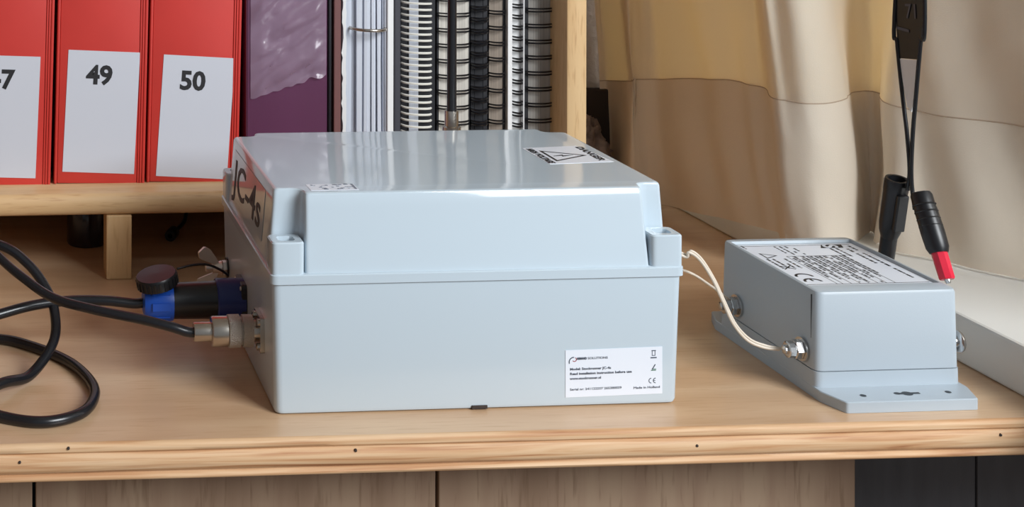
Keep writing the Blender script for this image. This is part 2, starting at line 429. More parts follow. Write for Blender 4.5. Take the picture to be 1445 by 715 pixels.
# purple ring binder in wrinkled film
x0, x1 = atx(347.5, BY), atx(467.5, BY); z0 = SZ1+.0004
pb = thing('purple_binder', 'dark purple binder with wrinkled glossy film on its spine', 'binder', ((x0+x1)/2, BY+.1, z0))
obj('spine', bx(x0+.001, x1-.0035, BY+.001, BY+.004, z0, z0+.318, bev=.001), 'purple_vinyl', pb, 40)
obj('cover', bx(x0, x0+.0025, BY+.002, BY+.22, z0, z0+.318, bev=.001), 'purple_vinyl', pb, 40)
obj('cover', bx(x1-.0030, x1, BY-.001, BY+.22, z0, z0+.318, bev=.001), 'black_cover', pb, 40)
obj('paper_block', bx(x0+.004, x1-.005, BY+.012, BY+.21, z0+.006, z0+.30), 'paper', pb)
bm = BM(); nx, nz = 40, 70; grid = []
zl = atz(400, 122, BY); zh = z0+.30
for i in range(nx+1):
    col = []
    for k in range(nz+1):
        u = i/nx; v = k/nz
        zb = zl+.014*(u-.5)*1.6+.004*noise.noise(Vector((u*7, 0, 1)))
        z = zb+(zh-zb)*v; x = x0+.004+(x1-x0-.009)*u
        q = z*60+u*2.4
        ac, al = z*70-u*3.4, z*14+u*1.1
        d = abs(noise.noise(Vector((ac*.75, al*.8, 5))))*.0090+abs(noise.noise(Vector((ac*1.9, al*1.5, 9))))*.0034
        col.append(bm.verts.new((x, BY+.0002-d*min(1, 6*min(u, 1-u)+.15), z)))
    grid.append(col)
for i in range(nx):
    for k in range(nz): bm.faces.new((grid[i][k], grid[i+1][k], grid[i+1][k+1], grid[i][k+1]))
film = obj('wrinkled_film', bm, 'purple_vinyl', pb, 60)
fm = bpy.data.materials.new('film'); fm.use_nodes = True; MATS['film'] = fm
b = fm.node_tree.nodes['Principled BSDF']; b.inputs['Base Color'].default_value = s2l(164, 138, 160); b.inputs['Roughness'].default_value = .25
b.inputs['Alpha'].default_value = .55; b.inputs['Coat Weight'].default_value = .6
film.data.materials[0] = fm

# ring binder shown from its open side: sheets, one metal ring
x0, x1 = atx(471, BY), atx(566, BY)
rb = thing('ring_binder', 'ring binder turned with its loose white sheets and metal ring showing', 'binder', ((x0+x1)/2, BY+.1, z0))
obj('cover', bx(x0, atx(481, BY), BY, BY+.22, z0, z0+.315, bev=.001), 'maroon_cover', rb)
obj('cover', bx(atx(557, BY), x1, BY+.002, BY+.22, z0, z0+.315, bev=.001), 'charcoal_cover', rb)
xa_, xb_ = atx(483, BY+.006), atx(547, BY+.006); x = xa_; k = 0
while x < xb_-.001:
    wd = random.uniform(.0016, .0042); bm = BM(); yj = BY+.006+random.uniform(-.002, .0035)
    lean = random.uniform(-.002, .003)*(x-xa_)/(xb_-xa_)
    box(bm, x, min(x+wd-.0002, xb_), yj, BY+.21, z0+.001+random.uniform(0, .003), z0+.297)
    for v in bm.verts: v.co.x += lean*(1-(v.co.z-z0)/.3)
    obj('sheet_bundle', bm, 'paper', rb); x += wd
# torn sheet edge: a ragged strip of paper
bm = BM(); pts = []
n = 60
A = [(xa_-.0010+random.uniform(-.0006, .0014)+.0012*noise.noise(Vector((k*.2, 0, 0))), z0+.004+.29*k/n) for k in range(n+1)]
B_ = [(xa_+.0030+random.uniform(-.0004, .0004), z0+.004+.29*k/n) for k in range(n, -1, -1)]
prism(bm, A+B_, frame((0, BY+.0035, 0), (1, 0, 0), (0, 0, 1)), .0002); obj('torn_sheet', bm, 'white_plastic', rb)
obj('cover_sheet', bx(atx(548, BY), atx(556.5, BY), BY+.003, BY+.21, z0+.001, z0+.30, bev=.0005), 'white_plastic', rb)
zr = atz(520, 42, BY-.004); cxr = (atx(496, BY)+atx(546, BY))/2; rr_ = (atx(546, BY)-atx(496, BY))/2
bm = BM(); tube(bm, [(cxr+rr_*math.cos(PI+PI*k/16)*1.0, BY+.008+.019*math.sin(PI+PI*k/16), zr+.0006*math.cos(PI*k/16)) for k in range(17)], .0016, 8)
obj('metal_ring', bm, 'nickel', rb, 60)

# ------------------------------------------------------------------ wire bound notebooks
def notebook(name, label, pxs, wire, page, cover, pitch, twin, wr, front, h=.297, arc=(0, 1), side='both'):
    """pxs: cover left, pages left, pages right, cover right (pixels at the spines)"""
    a, b, c, d = [atx(p, BY) for p in pxs]
    t = thing(name, label, 'notebook', ((a+d)/2, BY+.1, z0), 'wire bound notebooks on the shelf')
    obj('page_block', bx(b, c, BY+.004, BY+.20, z0+.002, z0+h-.003), page, t)
    if b-a > .0004: obj('cover', bx(a, b-.0002, BY+.002+front, BY+.205, z0, z0+h, bev=.0003), cover, t)
    if d-c > .0004: obj('cover', bx(c+.0002, d, BY+.002+front, BY+.205, z0, z0+h, bev=.0003), cover, t)
    bm = BM(); zz = z0+.008; e0, e1 = a+(d-a)*arc[0], a+(d-a)*arc[1]; cx_, rx = (e0+e1)/2, (e1-e0)/2-.0004
    while zz < z0+h-.006:
        for dz in ((-.0014, .0014) if twin else (0,)):
            tube(bm, [(cx_+rx*math.cos(PI+PI*k/10), BY+.006+.010*math.sin(PI+PI*k/10), zz+dz+(twin-1)*.0022*(k/10-.5)) for k in range(11)], wr, 5)
        zz += pitch
    obj('wire_binding', bm, wire, t, 60)
    return t
notebook('spiral_notebook', 'black spiral notebook bound with a white plastic coil', (567, 579, 592, 617), 'white_wire', 'paper', 'black_cover', .0059, 0, .0011, .004, arc=(.02, .88))
notebook('wire_notebook', 'white paged notebook with black double wire behind the thin antenna', (618, 621, 663, 665), 'black_wire', 'paper_cream', 'black_cover', .0148, 1, .0008, .002)
notebook('wire_notebook', 'all black notebook with a black wire coil', (666, 672, 683, 690), 'black_wire', 'black_cover', 'black_cover', .0110, 1, .0011, .002)
notebook('wire_notebook', 'brownish paged notebook with black double wire between black and white notebooks', (691, 692, 711, 714), 'black_wire', 'paper_brown', 'black_cover', .0150, 1, .0008, .002)
nb = notebook('wire_notebook', 'white covered notebook with short black wire teeth', (715.5, 722, 737, 739), 'black_wire', 'white_plastic', 'white_plastic', .0104, 1, .0009, -.004, arc=(.34, 1))
notebook('wire_notebook', 'grey paged notebook with black double wire against the shelf upright', (740, 747, 779, 782), 'black_wire', 'paper_grey', 'black_cover', .0152, 1, .0009, .0)

# ------------------------------------------------------------------ things in the shadow under the shelf
jx = (atx(97, .42, 330)+atx(150, .42, 330))/2
bm = BM(); lathe(bm, [(.0, .0), (.019, .0), (.020, .002), (.0200, .040), (.016, .047), (.013, .050), (.013, .053), (.012, .054)], Matrix.Translation((jx, .43, .0003)), 28)
tag(obj('dark_jar', bm, 'dark_glass', None, 40), 'dark round jar standing in the shadow behind the shelf leg', 'jar')
kp = at(240, 333, 2, .006)
kn = thing('small_plug', 'small black plug lying in the shadow under the shelf', 'plug', (kp.x, kp.y, .0))
bm = BM(); lathe(bm, [(.0025, .0), (.0055, .0), (.0058, .002), (.0058, .016), (.0045, .018), (.003, .024), (.0, .024)], axisM((kp.x, kp.y, .0061), (.35, .93, .0)), 16, cap=False)
obj('plug_body', bm, 'black_plastic', kn, 40)
bm = BM(); tube(bm, spline([(kp.x+.008, kp.y+.02, .006), (kp.x+.02, kp.y+.05, .005), (kp.x+.03, kp.y+.10, .003)]), .002, 7); obj('tail_wire', bm, 'black_wire', kn, 60)

# ------------------------------------------------------------------ the big enclosure
W_, D_ = .300, .224
enc = thing('equipment_enclosure', 'large pale grey plastic equipment box lettered JC-4s on its side', 'equipment box', (.15, .112, 0))
R5 = lambda x0, x1, y0, y1, r=.006: rrect(x0, x1, y0, y1, r, 5)
bm = BM()
loft(bm, [(.0003, R5(.0060, .2940, .0060, .2180, .005)), (.0012, R5(.0044, .2956, .0044, .2196)), (.0035, R5(.0036, .2964, .0036, .2204)),
          (.0925, R5(.0014, .2986, .0014, .2226))])
# the little pry slot at the foot of the front
body = obj('body', bm, 'box_plastic', enc, 35)
obj('pry_slot', bx(.1450, .1565, .0030, .0050, .0006, .0032, bev=.0003), 'dark_trim', enc)
bm = BM()
loft(bm, [(.0925, R5(.0004, .2996, .0004, .2236)), (.0930, R5(-.0003, .3003, -.0003, .2243)), (.0990, R5(-.0003, .3003, -.0003, .2243)), (.0997, R5(.0005, .2995, .0005, .2235))])
lip = obj('lid_rim', bm, 'box_lid_plastic', enc, 35)
def cross(x0, x1, y0, y1, nx, ny, r):
    return fillet([(nx, y0), (W_-nx, y0), (W_-nx, ny), (x1, ny), (x1, D_-ny), (W_-nx, D_-ny), (W_-nx, y1), (nx, y1), (nx, D_-ny), (x0, D_-ny), (x0, ny), (nx, ny)], [r, r, .0098, r, r, .0098, r, r, .0098, r, r, .0098], 5)
bm = BM()
loft(bm, [(.0990, cross(.0022, .2978, .0022, .2218, .0250, .0235, .0028)), (.1440, cross(.0058, .2942, .0102, .2148, .0262, .0245, .0030)),
          (.1518, cross(.0063, .2937, .0114, .2136, .0264, .0247, .0031)), (.1534, cross(.0070, .2930, .0122, .2128, .0268, .0252, .0034)),
          (.1541, cross(.0082, .2918, .0134, .2116, .0274, .0260, .0038)), (.1542, cross(.0096, .2904, .0150, .2100, .0282, .0270, .0042))])
lid = obj('lid', bm, 'box_lid_plastic', enc, 28)
for sx in (0, 1):
    for sy in (0, 1):
        def o2(i):
            P = [(.0008+i, .0008+i), (.0240-i, .0008+i), (.0240-i, .0225-i), (.0008+i, .0225-i)]
            P = [(W_-x if sx else x, D_-y if sy else y) for x, y in P]
            if sx != sy: P = P[::-1]
            return fillet(P, .004, 5)
        o_ = o2(0); cx0 = sum(p[0] for p in o_)/len(o_); cy0 = sum(p[1] for p in o_)/len(o_)
        circ = lambda r: [Vector((cx0, cy0))+(Vector(p)-Vector((cx0, cy0))).normalized()*r for p in o_]
        bm = BM(); loft(bm, [(.0990, o_), (.1212, o_), (.1222, o2(.0008)), (.1222, circ(.0070)), (.1190, circ(.0066)), (.1150, circ(.0062))], cap0=True)
        post = obj('corner_post', bm, 'box_lid_plastic', enc, 35)
        bm = BM(); lathe(bm, [(.0, 0), (.0055, 0), (.0055, .0012), (.0, .0018)], Matrix.Translation((cx0, cy0, .1151)), 16, cap=False)
        obj('lid_screw', bm, 'box_plastic', post, 35)
# front rating label
FN = Vector((0, -1, -.0239)).normalized()          # the front leans out by its draft
def fy(z): return .0036-(z-.0035)*(.0022/.089)
tl, bl = Vector((.2128, fy(.0410), .0410)), Vector((.2135, fy(.0070), .0070))
tr = Vector((.2842, fy(.0420), .0420))
M0 = frame(bl+FN*.0001, tr-tl, tl-bl); LW, LH = (tr-tl).length, (tl-bl).length
rl = obj('rating_label', rects(M0, [(0, 0, LW, LH)], .0002), 'label_white', enc)
ML = M0 @ Matrix.Translation((0, 0, .0002))
def onlab(s, x, y, size, m='ink_grey', width=None, bold=0): return text(s, ML @ Matrix.Translation((x*LW, y*LH, 0)), size, m, enc, bold=bold, width=width)
onlab('Model: Stockrunner JC-4s', .045, .575, .0024, width=.42*LW, bold=.00004)
onlab('Read installation instruction before use', .045, .475, .0024, width=.635*LW, bold=.00004)
onlab('www.stockrunner.nl', .045, .375, .0024, width=.32*LW, bold=.00004)
onlab('Serial nr: 241122237 265380029', .045, .145, .0023, width=.53*LW)
onlab('Made in Holland', .70, .125, .0023, width=.27*LW)
onlab('ARMAND', .115, .795, .0022, 'ink_grey', width=.105*LW, bold=.00012)
onlab('SOLUTIONS', .228, .795, .0022, 'ink_grey', width=.205*LW)
def arcstrip(M, cx, cy, r, a0, a1, wd, n=14):
    p = [(cx+(r+wd/2)*math.cos(a0+(a1-a0)*k/n), cy+(r+wd/2)*math.sin(a0+(a1-a0)*k/n)) for k in range(n+1)]
    p += [(cx+(r-wd/2)*math.cos(a0+(a1-a0)*k/n), cy+(r-wd/2)*math.sin(a0+(a1-a0)*k/n)) for k in range(n, -1, -1)]
    bm = BM(); prism(bm, p, M, .00015); return bm
obj('logo_mark', arcstrip(ML, .0060, .0255, .0033, 1.5, 3.5, .0007), 'ink_grey', enc)
obj('logo_mark', arcstrip(ML, .0066, .0272, .0014, -2.6, 1.2, .0005), 'ink_red', enc)
b0 = (.885*LW, .76*LH)
obj('bin_symbol', rects(ML, [(b0[0]-.0005, b0[1], b0[0]+.0040, b0[1]+.0008), (b0[0]+.0005, b0[1]+.002, b0[0]+.0009, b0[1]+.0055), (b0[0]+.0026, b0[1]+.002, b0[0]+.0030, b0[1]+.0055),
                            (b0[0]+.0002, b0[1]+.0052, b0[0]+.0034, b0[1]+.0058), (b0[0]+.0005, b0[1]+.0018, b0[0]+.0030, b0[1]+.0022)]), 'ink_grey', enc)
c0 = ML @ Matrix.Translation((.905*LW, .56*LH, 0))
obj('tick_symbol', rects(c0 @ Matrix.Rotation(1.0, 4, 'Z'), [(-.0016, -.0004, .0028, .0003)]), 'ink_grey', enc)
obj('tick_symbol', rects(c0, [(-.0016, -.0022, .0020, -.0017), (-.0005, -.0014, .0022, -.0009)]), 'ink_green', enc)

# danger label on the lid, read from the left side
ZT = .1543
def topframe(x, y, z=ZT): return frame((x, y, z), (0, -1, 0), (1, 0, 0))       # local x towards the camera, local y to the right
dl = thing  # (keep name free)
cs = [(.2332, .1395), (.2740, .1460), (.2872, .0900), (.2355, .0840)]
bm = BM(); prism(bm, [(x, y) for x, y in ((.2342, .0845), (.2872, .0895), (.2800, .1450), (.2330, .1395))], Matrix.Translation((0, 0, ZT-.0001)), .0002)
obj('danger_label', bm, 'label_white', enc)
def tri(M, b, h, wd):
    outer = [(-b/2, 0), (b/2, 0), (0, h)]; inn = [(-b/2+wd*1.75, wd), (b/2-wd*1.75, wd), (0, h-wd*2.0)]
    bm = BM(); a = [bm.verts.new(M @ Vector((*p, .0001))) for p in outer]; c = [bm.verts.new(M @ Vector((*p, .0001))) for p in inn]
    for k in range(3): bm.faces.new((a[k], a[(k+1) % 3], c[(k+1) % 3], c[k]))
    return bm
MT = topframe(.2428, .1112, ZT+.0001)
obj('warning_triangle', tri(MT, .037, .0325, .0021), 'ink', enc)
bm = BM(); prism(bm, [(.0005, .0045), (-.0030, .0135), (-.0003, .0130), (-.0015, .0215), (.0030, .0110), (.0002, .0115), (.0016, .0045)], MT, .00015)
obj('bolt_symbol', bm, 'ink', enc)
text('DANGER', topframe(.2775, .1405, ZT+.0001), .0082, 'ink', enc, width=.047, bold=.0002)
text('HIGH VOLTAGE', topframe(.2348, .1365, ZT+.0001), .0072, 'ink', enc, width=.049, bold=.0003)
# small worn sticker near the front of the lid: only unreadable strokes survive on it
bm = BM(); prism(bm, [(.0322, .0175), (.0668, .0172), (.0672, .0345), (.0318, .0345)], Matrix.Translation((0, 0, ZT-.0001)), .0002); obj('worn_sticker', bm, 'label_white', enc)
rs = []
rnd = random.Random(3)
for k in range(26):
    x = rnd.uniform(.0335, .0635); y = rnd.uniform(.0190, .0325); rs.append((x, y, x+rnd.uniform(.0008, .0032), y+rnd.uniform(.0006, .0022)))
rs += [(.0645, .019, .0662, .034)]
obj('sticker_print', rects(Matrix.Translation((0, 0, ZT+.0001)), rs), 'ink_faded', enc)
# JC-4s on the left flank of the lid (clear sticker)
zl0, zl1 = .0990, .1440
lx = lambda z: .0022+(z-zl0)*(.0036/(zl1-zl0))
nrm = Vector((-1, 0, (.0036/.045)))
o_ = Vector((lx(.1145)-.0003, .1795, .1145)); MJ = frame(o_, (0, -1, 0), (.0036, 0, .045))
obj('clear_sticker', rects(MJ, [(-.006, -.006, .128, .032)], .0001), 'label_clear', enc)
text('JC-4s', MJ @ Matrix.Translation((0, 0, .0002)), .0372, 'ink', enc, width=.120, bold=.0002)

# aerial on the rear wall, its connector showing over the lid
axx, ay = atx(637, .238, 170), .238
an = obj('antenna', tube(BM(), [(axx+.0002, ay, atz(637, 156, ay)), (axx+.0006, ay, .32), (axx+.0015, ay, .48)], [.0042, .0038, .0026], 12), 'black_rubber', enc, 60)
bm = BM()
zc = atz(637, 156, ay)
lathe(bm, [(.0055, -.035), (.0055, -.022), (.0080, -.022), (.0080, -.014), (.0060, -.013), (.0060, .0003)], Matrix.Translation((axx, ay, zc)), 20)
tube(bm, [(axx, .2225, zc-.030), (axx, .232, zc-.030), (axx, ay, zc-.030)], .0055, 12)
obj('antenna_connector', bm, 'nickel', an, 40)

# wing nut earth stud on the left wall
XL = .0024
wy, wz = .2030, .0430
ws = thing
bm = BM(); lathe(bm, [(.0030, -.010), (.0030, .0225), (.0024, .0230)], axisM((XL+.004, wy, wz), (-1, 0, 0)), 12)
stud = obj('earth_stud', bm, 'zinc', enc, 40)
bm = BM(); lathe(bm, [(.0085, 0), (.0085, .0012)], axisM((XL, wy, wz), (-1, 0, 0)), 20); obj('rubber_washer', bm, 'black_rubber', stud, 40)
bm = BM(); lathe(bm, [(.0062, 0), (.0062, .0030)], axisM((XL-.0014, wy, wz), (-1, 0, 0)), 6); obj('hex_nut', bm, 'zinc', stud, 20)
bm = BM(); lathe(bm, [(.0058, 0), (.0044, .007), (.0040, .0075)], axisM((XL-.0052, wy, wz), (-1, 0, 0)), 16)
for s in (1, -1):
    P = [(.001, .0020), (.0085, .0045), (.0195, .0095), (.0205, .0145), (.0150, .0190), (.0100, .0165), (.0040, .0080)]
    prism(bm, fillet([(-a_, s*b_) for a_, b_ in P], .0012, 2), Matrix.Translation((XL-.0060, wy+.0012*s, wz)) @ Matrix.Rotation(PI/2, 4, 'X') @ Matrix.Rotation(.22*s, 4, 'Y'), .0030)
obj('wing_nut', bm, 'zinc', stud, 35)

# blue power socket flange (belongs to the box), its cap and tether
by_, bz_ = .1245, .0422
bm = BM(); loft(bm, [(0, rrect(-.0155, .0155, -.0155, .0155, .003, 3)), (.0040, rrect(-.0155, .0155, -.0155, .0155, .003, 3)), (.0046, rrect(-.0149, .0149, -.0149, .0149, .003, 3))])
MB_ = axisM((XL+.0003, by_, bz_), (-1, 0, 0))
for v in bm.verts: v.co = MB_ @ v.co
flg = obj('socket_flange', bm, 'black_plastic', enc, 35)
for sa in (1, -1):
    for sb in (1, -1):
        bm = BM(); lathe(bm, [(.0018, 0), (.0018, .0008), (.0010, .0012)], axisM((XL-.0042, by_+sa*.0122, bz_+sb*.0122), (-1, 0, 0)), 8); obj('flange_screw', bm, 'zinc', flg, 35)
cpx = at(222, 396, 1, .118)
cd_ = Vector((.42, -.10, .93)).normalized(); cd_ = Vector((-.20, -.12, .97)).normalized()
bm = BM(); lathe(bm, [(.0, .0), (.0140, .0), (.0160, .001), (.0162, .0085), (.0155, .0100), (.0, .0104)], axisM(cpx-cd_*.004, cd_), 26, cap=False)
for k in range(26):
    a = 2*PI*k/26; Mr = axisM(cpx-cd_*.004, cd_) @ Matrix.Rotation(a, 4, 'Z')
    box(bm, .0157, .0166, -.0007, .0007, .0012, .0082, M=Mr)
cap = obj('dust_cap', bm, 'black_plastic', enc, 35)
T = [at(250, 379, 1, .122), at(270, 374, 1, .126), at(292, 373, 1, .130), at(310, 380, 1, .132), at(322, 388, 1, .134)]
bm = BM(); tube(bm, spline(T, 6), .0010, 7); obj('tether', bm, 'black_wire', cap, 60)

# coax socket flange on the box
cy_, cz_ = .0495, .0440
bm = BM(); MC = axisM((XL+.0003, cy_, cz_), (-1, 0, 0))
loft(bm, [(0, rrect(-.0127, .0127, -.0127, .0127, .0012, 3)), (.0034, rrect(-.0127, .0127, -.0127, .0127, .0012, 3))])
lathe(bm, [(.0078, .0034), (.0078, .0100)], Matrix.Identity(4), 20)
for v in bm.verts: v.co = MC @ v.co
cfl = obj('coax_flange', bm, 'nickel', enc, 35)
for sa in (1, -1):
    for sb in (1, -1):
        bm = BM(); lathe(bm, [(.0026, 0), (.0026, .0018), (.0016, .0024)], axisM((XL-.0031, cy_+sa*.0088, cz_+sb*.0088), (-1, 0, 0)), 10); obj('flange_screw', bm, 'nickel', cfl, 35)

# right wall: two eye bolts the white cord ties to
for zz in (.108, .088):
    bm = BM(); lathe(bm, [(.0045, 0), (.0045, .0020), (.0030, .0022), (.0030, .0050)], axisM((.2986, .050, zz-.003), (1, 0, 0)), 12); obj('side_bolt', bm, 'steel', enc, 35)

# ------------------------------------------------------------------ power cable with blue plug
pc = thing('power_cable', 'thick black cable coiled on the desk ending in a blue round plug', 'cable', (-.08, by_, 0))
XB = lambda px: atx(px, by_, 425)
x_r0, x_r1, x_m, x_n = XB(336), XB(304), XB(243), XB(201)
def xl(bm, prof, y=by_, z=bz_, seg=28):      # turned about an axis along x
    return lathe(bm, [(r, -x) for x, r in prof], axisM((0, y, z), (-1, 0, 0)), seg)
obj('coupling_ring', xl(BM(), [(x_r0+.004, .0145), (x_r0+.004, .0162), (x_r1+.001, .0165), (x_r1, .0158), (x_r1, .0140)]), 'navy_plastic', pc, 35)
obj('plug_body', xl(BM(), [(x_r1+.002, .0148), (x_r1-.004, .0143), (x_m+.004, .0138), (x_m-.001, .0136)]), 'black_plastic', pc, 35)
bm = xl(BM(), [(x_m, .0138), (x_m, .0150), (x_m-.002, .0152), (x_m-.016, .0150), (x_n+.001, .0110), (x_n, .0070)])
for k in range(8):
    a = 2*PI*k/8
    box(bm, x_m-.017, x_m-.003, -.0030, .0030, .0148, .0157, M=Matrix.Translation((0, by_, bz_)) @ Matrix.Rotation(a, 4, 'X'))
obj('gland_nut', bm, 'blue_plastic', pc, 35)
P = [Vector((x_n+.004, by_, bz_)), at(190, 428, 1, .1245), at(150, 424, 1, .126), at(100, 424, 1, .128), at(50, 430, 1, .124), at(0, 443, 1, .116),
     Vector((-.235, .10, .030)), Vector((-.275, .105, .030)), Vector((-.285, .15, .05)), Vector((-.235, .175, .083)),
     at(0, 346, 1, .160), at(38, 371, 1, .150), at(64, 405, 1, .138), at(77, 440, 1, .122), at(75, 483, 1, .100), at(42, 533, 1, .074), at(0, 560, 1, .050),
     Vector((-.225, .022, .0042)), Vector((-.275, .040, .0042)), Vector((-.285, .10, .0042)), Vector((-.235, .150, .0042)), at(-4, 478, 2, .0042), at(50, 490, 2, .0042), at(100, 512, 2, .0042), at(128, 538, 2, .0042), at(133, 560, 2, .0042),
     at(114, 583, 2, .0042), at(62, 595, 2, .0042), at(0, 587, 2, .0042), Vector((-.225, .022, .0120)), Vector((-.32, .07, .0042)), Vector((-.5, .12, .0042))]
P[16].z = .0095; P[15].z = max(P[15].z, .0060)
bm = BM(); tube(bm, spline(P, 10), .0039, 12); obj('cable_jacket', bm, 'black_rubber', pc, 60)

# ------------------------------------------------------------------ coax cable
cc = thing('coax_cable', 'black coaxial cable ending in a silver screw-on connector', 'cable', (-.05, cy_, 0))
XC = lambda px: atx(px, cy_, 466)
x0_, x1_, x2_, x3_, x4_, x5_ = XC(273), XC(297), XC(321), XC(338), XC(341), XC(356)
c_l = lambda pr: xl(BM(), pr, cy_, cz_)
obj('ferrule', c_l([(x0_, .0042), (x0_, .0066), (x0_+.0006, .0069), (x1_+.001, .0069)]), 'nickel', cc, 35)
obj('back_nut', c_l([(x1_, .0075), (x1_+.0006, .0104), (x1_+.0016, .0109), (x2_-.0005, .0109), (x2_+.0005, .0100)]), 'nickel', cc, 35)
obj('knurled_ring', c_l([(x2_, .0105), (x2_+.0004, .0118), (x3_-.0004, .0118), (x3_, .0105)]), 'nickel_knurled', cc, 35)
obj('coupling_nut', c_l([(x3_, .0100), (x4_, .0100), (x4_, .0112), (x4_+.0004, .0115), (x5_-.0004, .0115), (x5_, .0090)]), 'nickel_knurled', cc, 35)
P = [Vector((x0_+.004, cy_, cz_)), Vector((x0_-.004, cy_, cz_)), at(240, 460.5, 1, .051), at(200, 450.5, 1, .058), at(130, 436, 1, .072), at(75, 420, 1, .090), at(33, 392, 1, .110), at(0, 364, 1, .128),
     Vector((-.215, .150, .098)), Vector((-.255, .170, .110)), Vector((-.31, .150, .08)), Vector((-.38, .11, .01)), Vector((-.5, .06, .004))]
bm = BM(); tube(bm, spline(P, 10), .0036, 12); obj('cable_jacket', bm, 'black_rubber', cc, 60)

# ------------------------------------------------------------------ small power supply
sx0, sx1 = .4012, .5112; syf, syb = .0055, .1420; SH = .0770
sup = thing('power_supply', 'small grey plastic power supply box with printed label on top', 'power supply', (.456, .07, 0))
tabs = fillet([(.4080, -.0215), (.5055, -.0218), (.5125, -.0010), (.5125, .149), (.5055, .170), (.4080, .170), (.4005, .149), (.4005, -.0010)], .0018, 3)
holes = [(.4267, -.0108), (.4919, -.0089)]
bm = BM(); loft(bm, [(.0002, tabs), (.0074, tabs), (.0080, [(p[0]+(.456-p[0])*.008, p[1]+(.07-p[1])*.008) for p in tabs])])
base = obj('base_plate', bm, 'supply_plastic', sup, 35)
for hx, hy in holes:
    bm = BM(); lathe(bm, [(.0, .0001), (.0022, .0001)], Matrix.Translation((hx, hy, .0081)), 14, cap=False); obj('screw_hole', bm, 'dark_recess', base)
bm = BM()
prism(bm, [(.4606-.0105+.0028*math.cos(t)*.9, -.0088+.0020*math.sin(t)) for t in [2*PI*k/14 for k in range(14)]], Matrix.Translation((.0035, 0, .0081)), .0001)
prism(bm, [(.4606+.0040*math.cos(t), -.0095+.0034*math.sin(t)) for t in [2*PI*k/16 for k in range(16)]], Matrix.Translation((0, 0, .00812)), .0001)
box(bm, .455, .4700, -.0105, -.0080, .0081, .00825)
obj('keyhole_slot', bm, 'dark_recess', base)
O = lambda i, r=.006: rrect(sx0+i, sx1-i, syf+i, syb-i, r, 5)
bm = BM(); loft(bm, [(.0078, O(-.0006)), (.0192, O(-.0004))]); obj('lower_case', bm, 'supply_plastic', sup, 35)
bm = BM(); loft(bm, [(.0188, O(.0010)), (.0200, O(.0010))]); obj('case_seam', bm, 'dark_recess', sup, 35)
# upper case: raised end blocks and side rails around a sunk label
lx0, lx1, ly0, ly1 = .4050, .5065, .0215, .1330
bm = BM()
loft(bm, [(.0198, O(0)), (.0745, O(.0010)), (.0764, O(.0018)), (SH, O(.0032)), (SH, rrect(lx0, lx1, ly0, ly1, .001, 5)), (SH-.0022, rrect(lx0+.0006, lx1-.0006, ly0+.0006, ly1-.0006, .001, 5))])
upc = obj('upper_case', bm, 'supply_plastic', sup, 28)
obj('case_joint', bx(sx0+.0004, sx0+.0012, syf+.0068, syf+.0074, .0200, .0735), 'dark_recess', upc)
# printed label
lz = SH-.0022
lab = obj('rating_label', bx(lx0+.0012, lx1-.0012, ly0+.004, ly1-.004, lz, lz+.0002), 'label_white', sup)
LF = frame((lx0+.003, ly1-.005, lz+.0002), (0, -1, 0), (1, 0, 0)); LWs, LHs = (ly1-ly0-.010), (lx1-lx0-.006)
rnd = random.Random(11); rs = []
def words(x0, x1, y, h, gap=.25):
    x = x0
    while x < x1:
        l = rnd.uniform(.0015, .0060)
        if rnd.random() > gap*.4: rs.append((x, y, min(x+l, x1), y+h))
        x += l+rnd.uniform(.0008, .0016)
H_ = LHs
words(.006, .060, H_-.006, .0020); words(.055, .088, H_-.006, .0018, .7); words(.014, .052, H_-.012, .0022)
words(.012, .034, H_-.020, .0018); words(.012, .032, H_-.025, .0018)
for k in range(14):
    y = .026+k*.0034
    if k % 2 == 0: rs.append((.030, y+.0024, .0990, y+.0028))
    words(.031, rnd.uniform(.075, .097), y, .0015, .5)
for k in range(4): words(.004, .026, .028+k*.0045, .0014, .4)
for k in range(4): words(.036, .060, .004+k*.0048, .0016, .3)
rs += [(.030, .024, .0304, .0755), (.0986, .024, .0990, .0755), (.030, .024, .099, .0244), (.002, .0000, .0026, H_-.002), (.0985, .0, .0991, H_)]
words(.001, .0090, .002, .0014)
obj('label_print', rects(LF, rs, .0001), 'ink', sup)
# logo block, warning triangle, marks
bm = BM(); prism(bm, [(.002, H_-.026), (.0105, H_-.031), (.0105, H_-.012), (.002, H_-.009)], LF, .00015); lg = obj('logo_block', bm, 'ink', sup)
text('S', LF @ Matrix.Translation((.0032, H_-.0265, .00015)), .016, 'label_white', sup, bold=.0004)
obj('warning_triangle', tri(LF @ Matrix.Translation((.028, .006, 0)), .014, .012, .0011), 'ink', sup)
def ce(M, s):
    bm = arcstrip(M, 0, 0, s, PI*.5, PI*1.5, s*.3)
    for f in (arcstrip(M, s*1.9, 0, s, PI*.5, PI*1.5, s*.3), rects(M, [(s*.95, -s*.12, s*1.75, s*.12)])):
        tmp = bpy.data.meshes.new('x'); f.to_mesh(tmp); f.free(); bm.from_mesh(tmp); bpy.data.meshes.remove(tmp)
    return bm
obj('conformity_mark', ce(ML @ Matrix.Translation((.885*LW, .285*LH, 0)), .0017), 'ink_grey', enc)
obj('conformity_mark', ce(LF @ Matrix.Translation((.080, .010, .0)), .0062), 'ink', sup)
cx_ = LF @ Matrix.Translation((.058, .009, 0))
obj('bin_symbol', rects(cx_ @ Matrix.Rotation(.8, 4, 'Z'), [(-.006, -.0005, .006, .0005)]), 'ink', sup)
obj('bin_symbol', rects(cx_ @ Matrix.Rotation(-.8, 4, 'Z'), [(-.006, -.0005, .006, .0005)]), 'ink', sup)
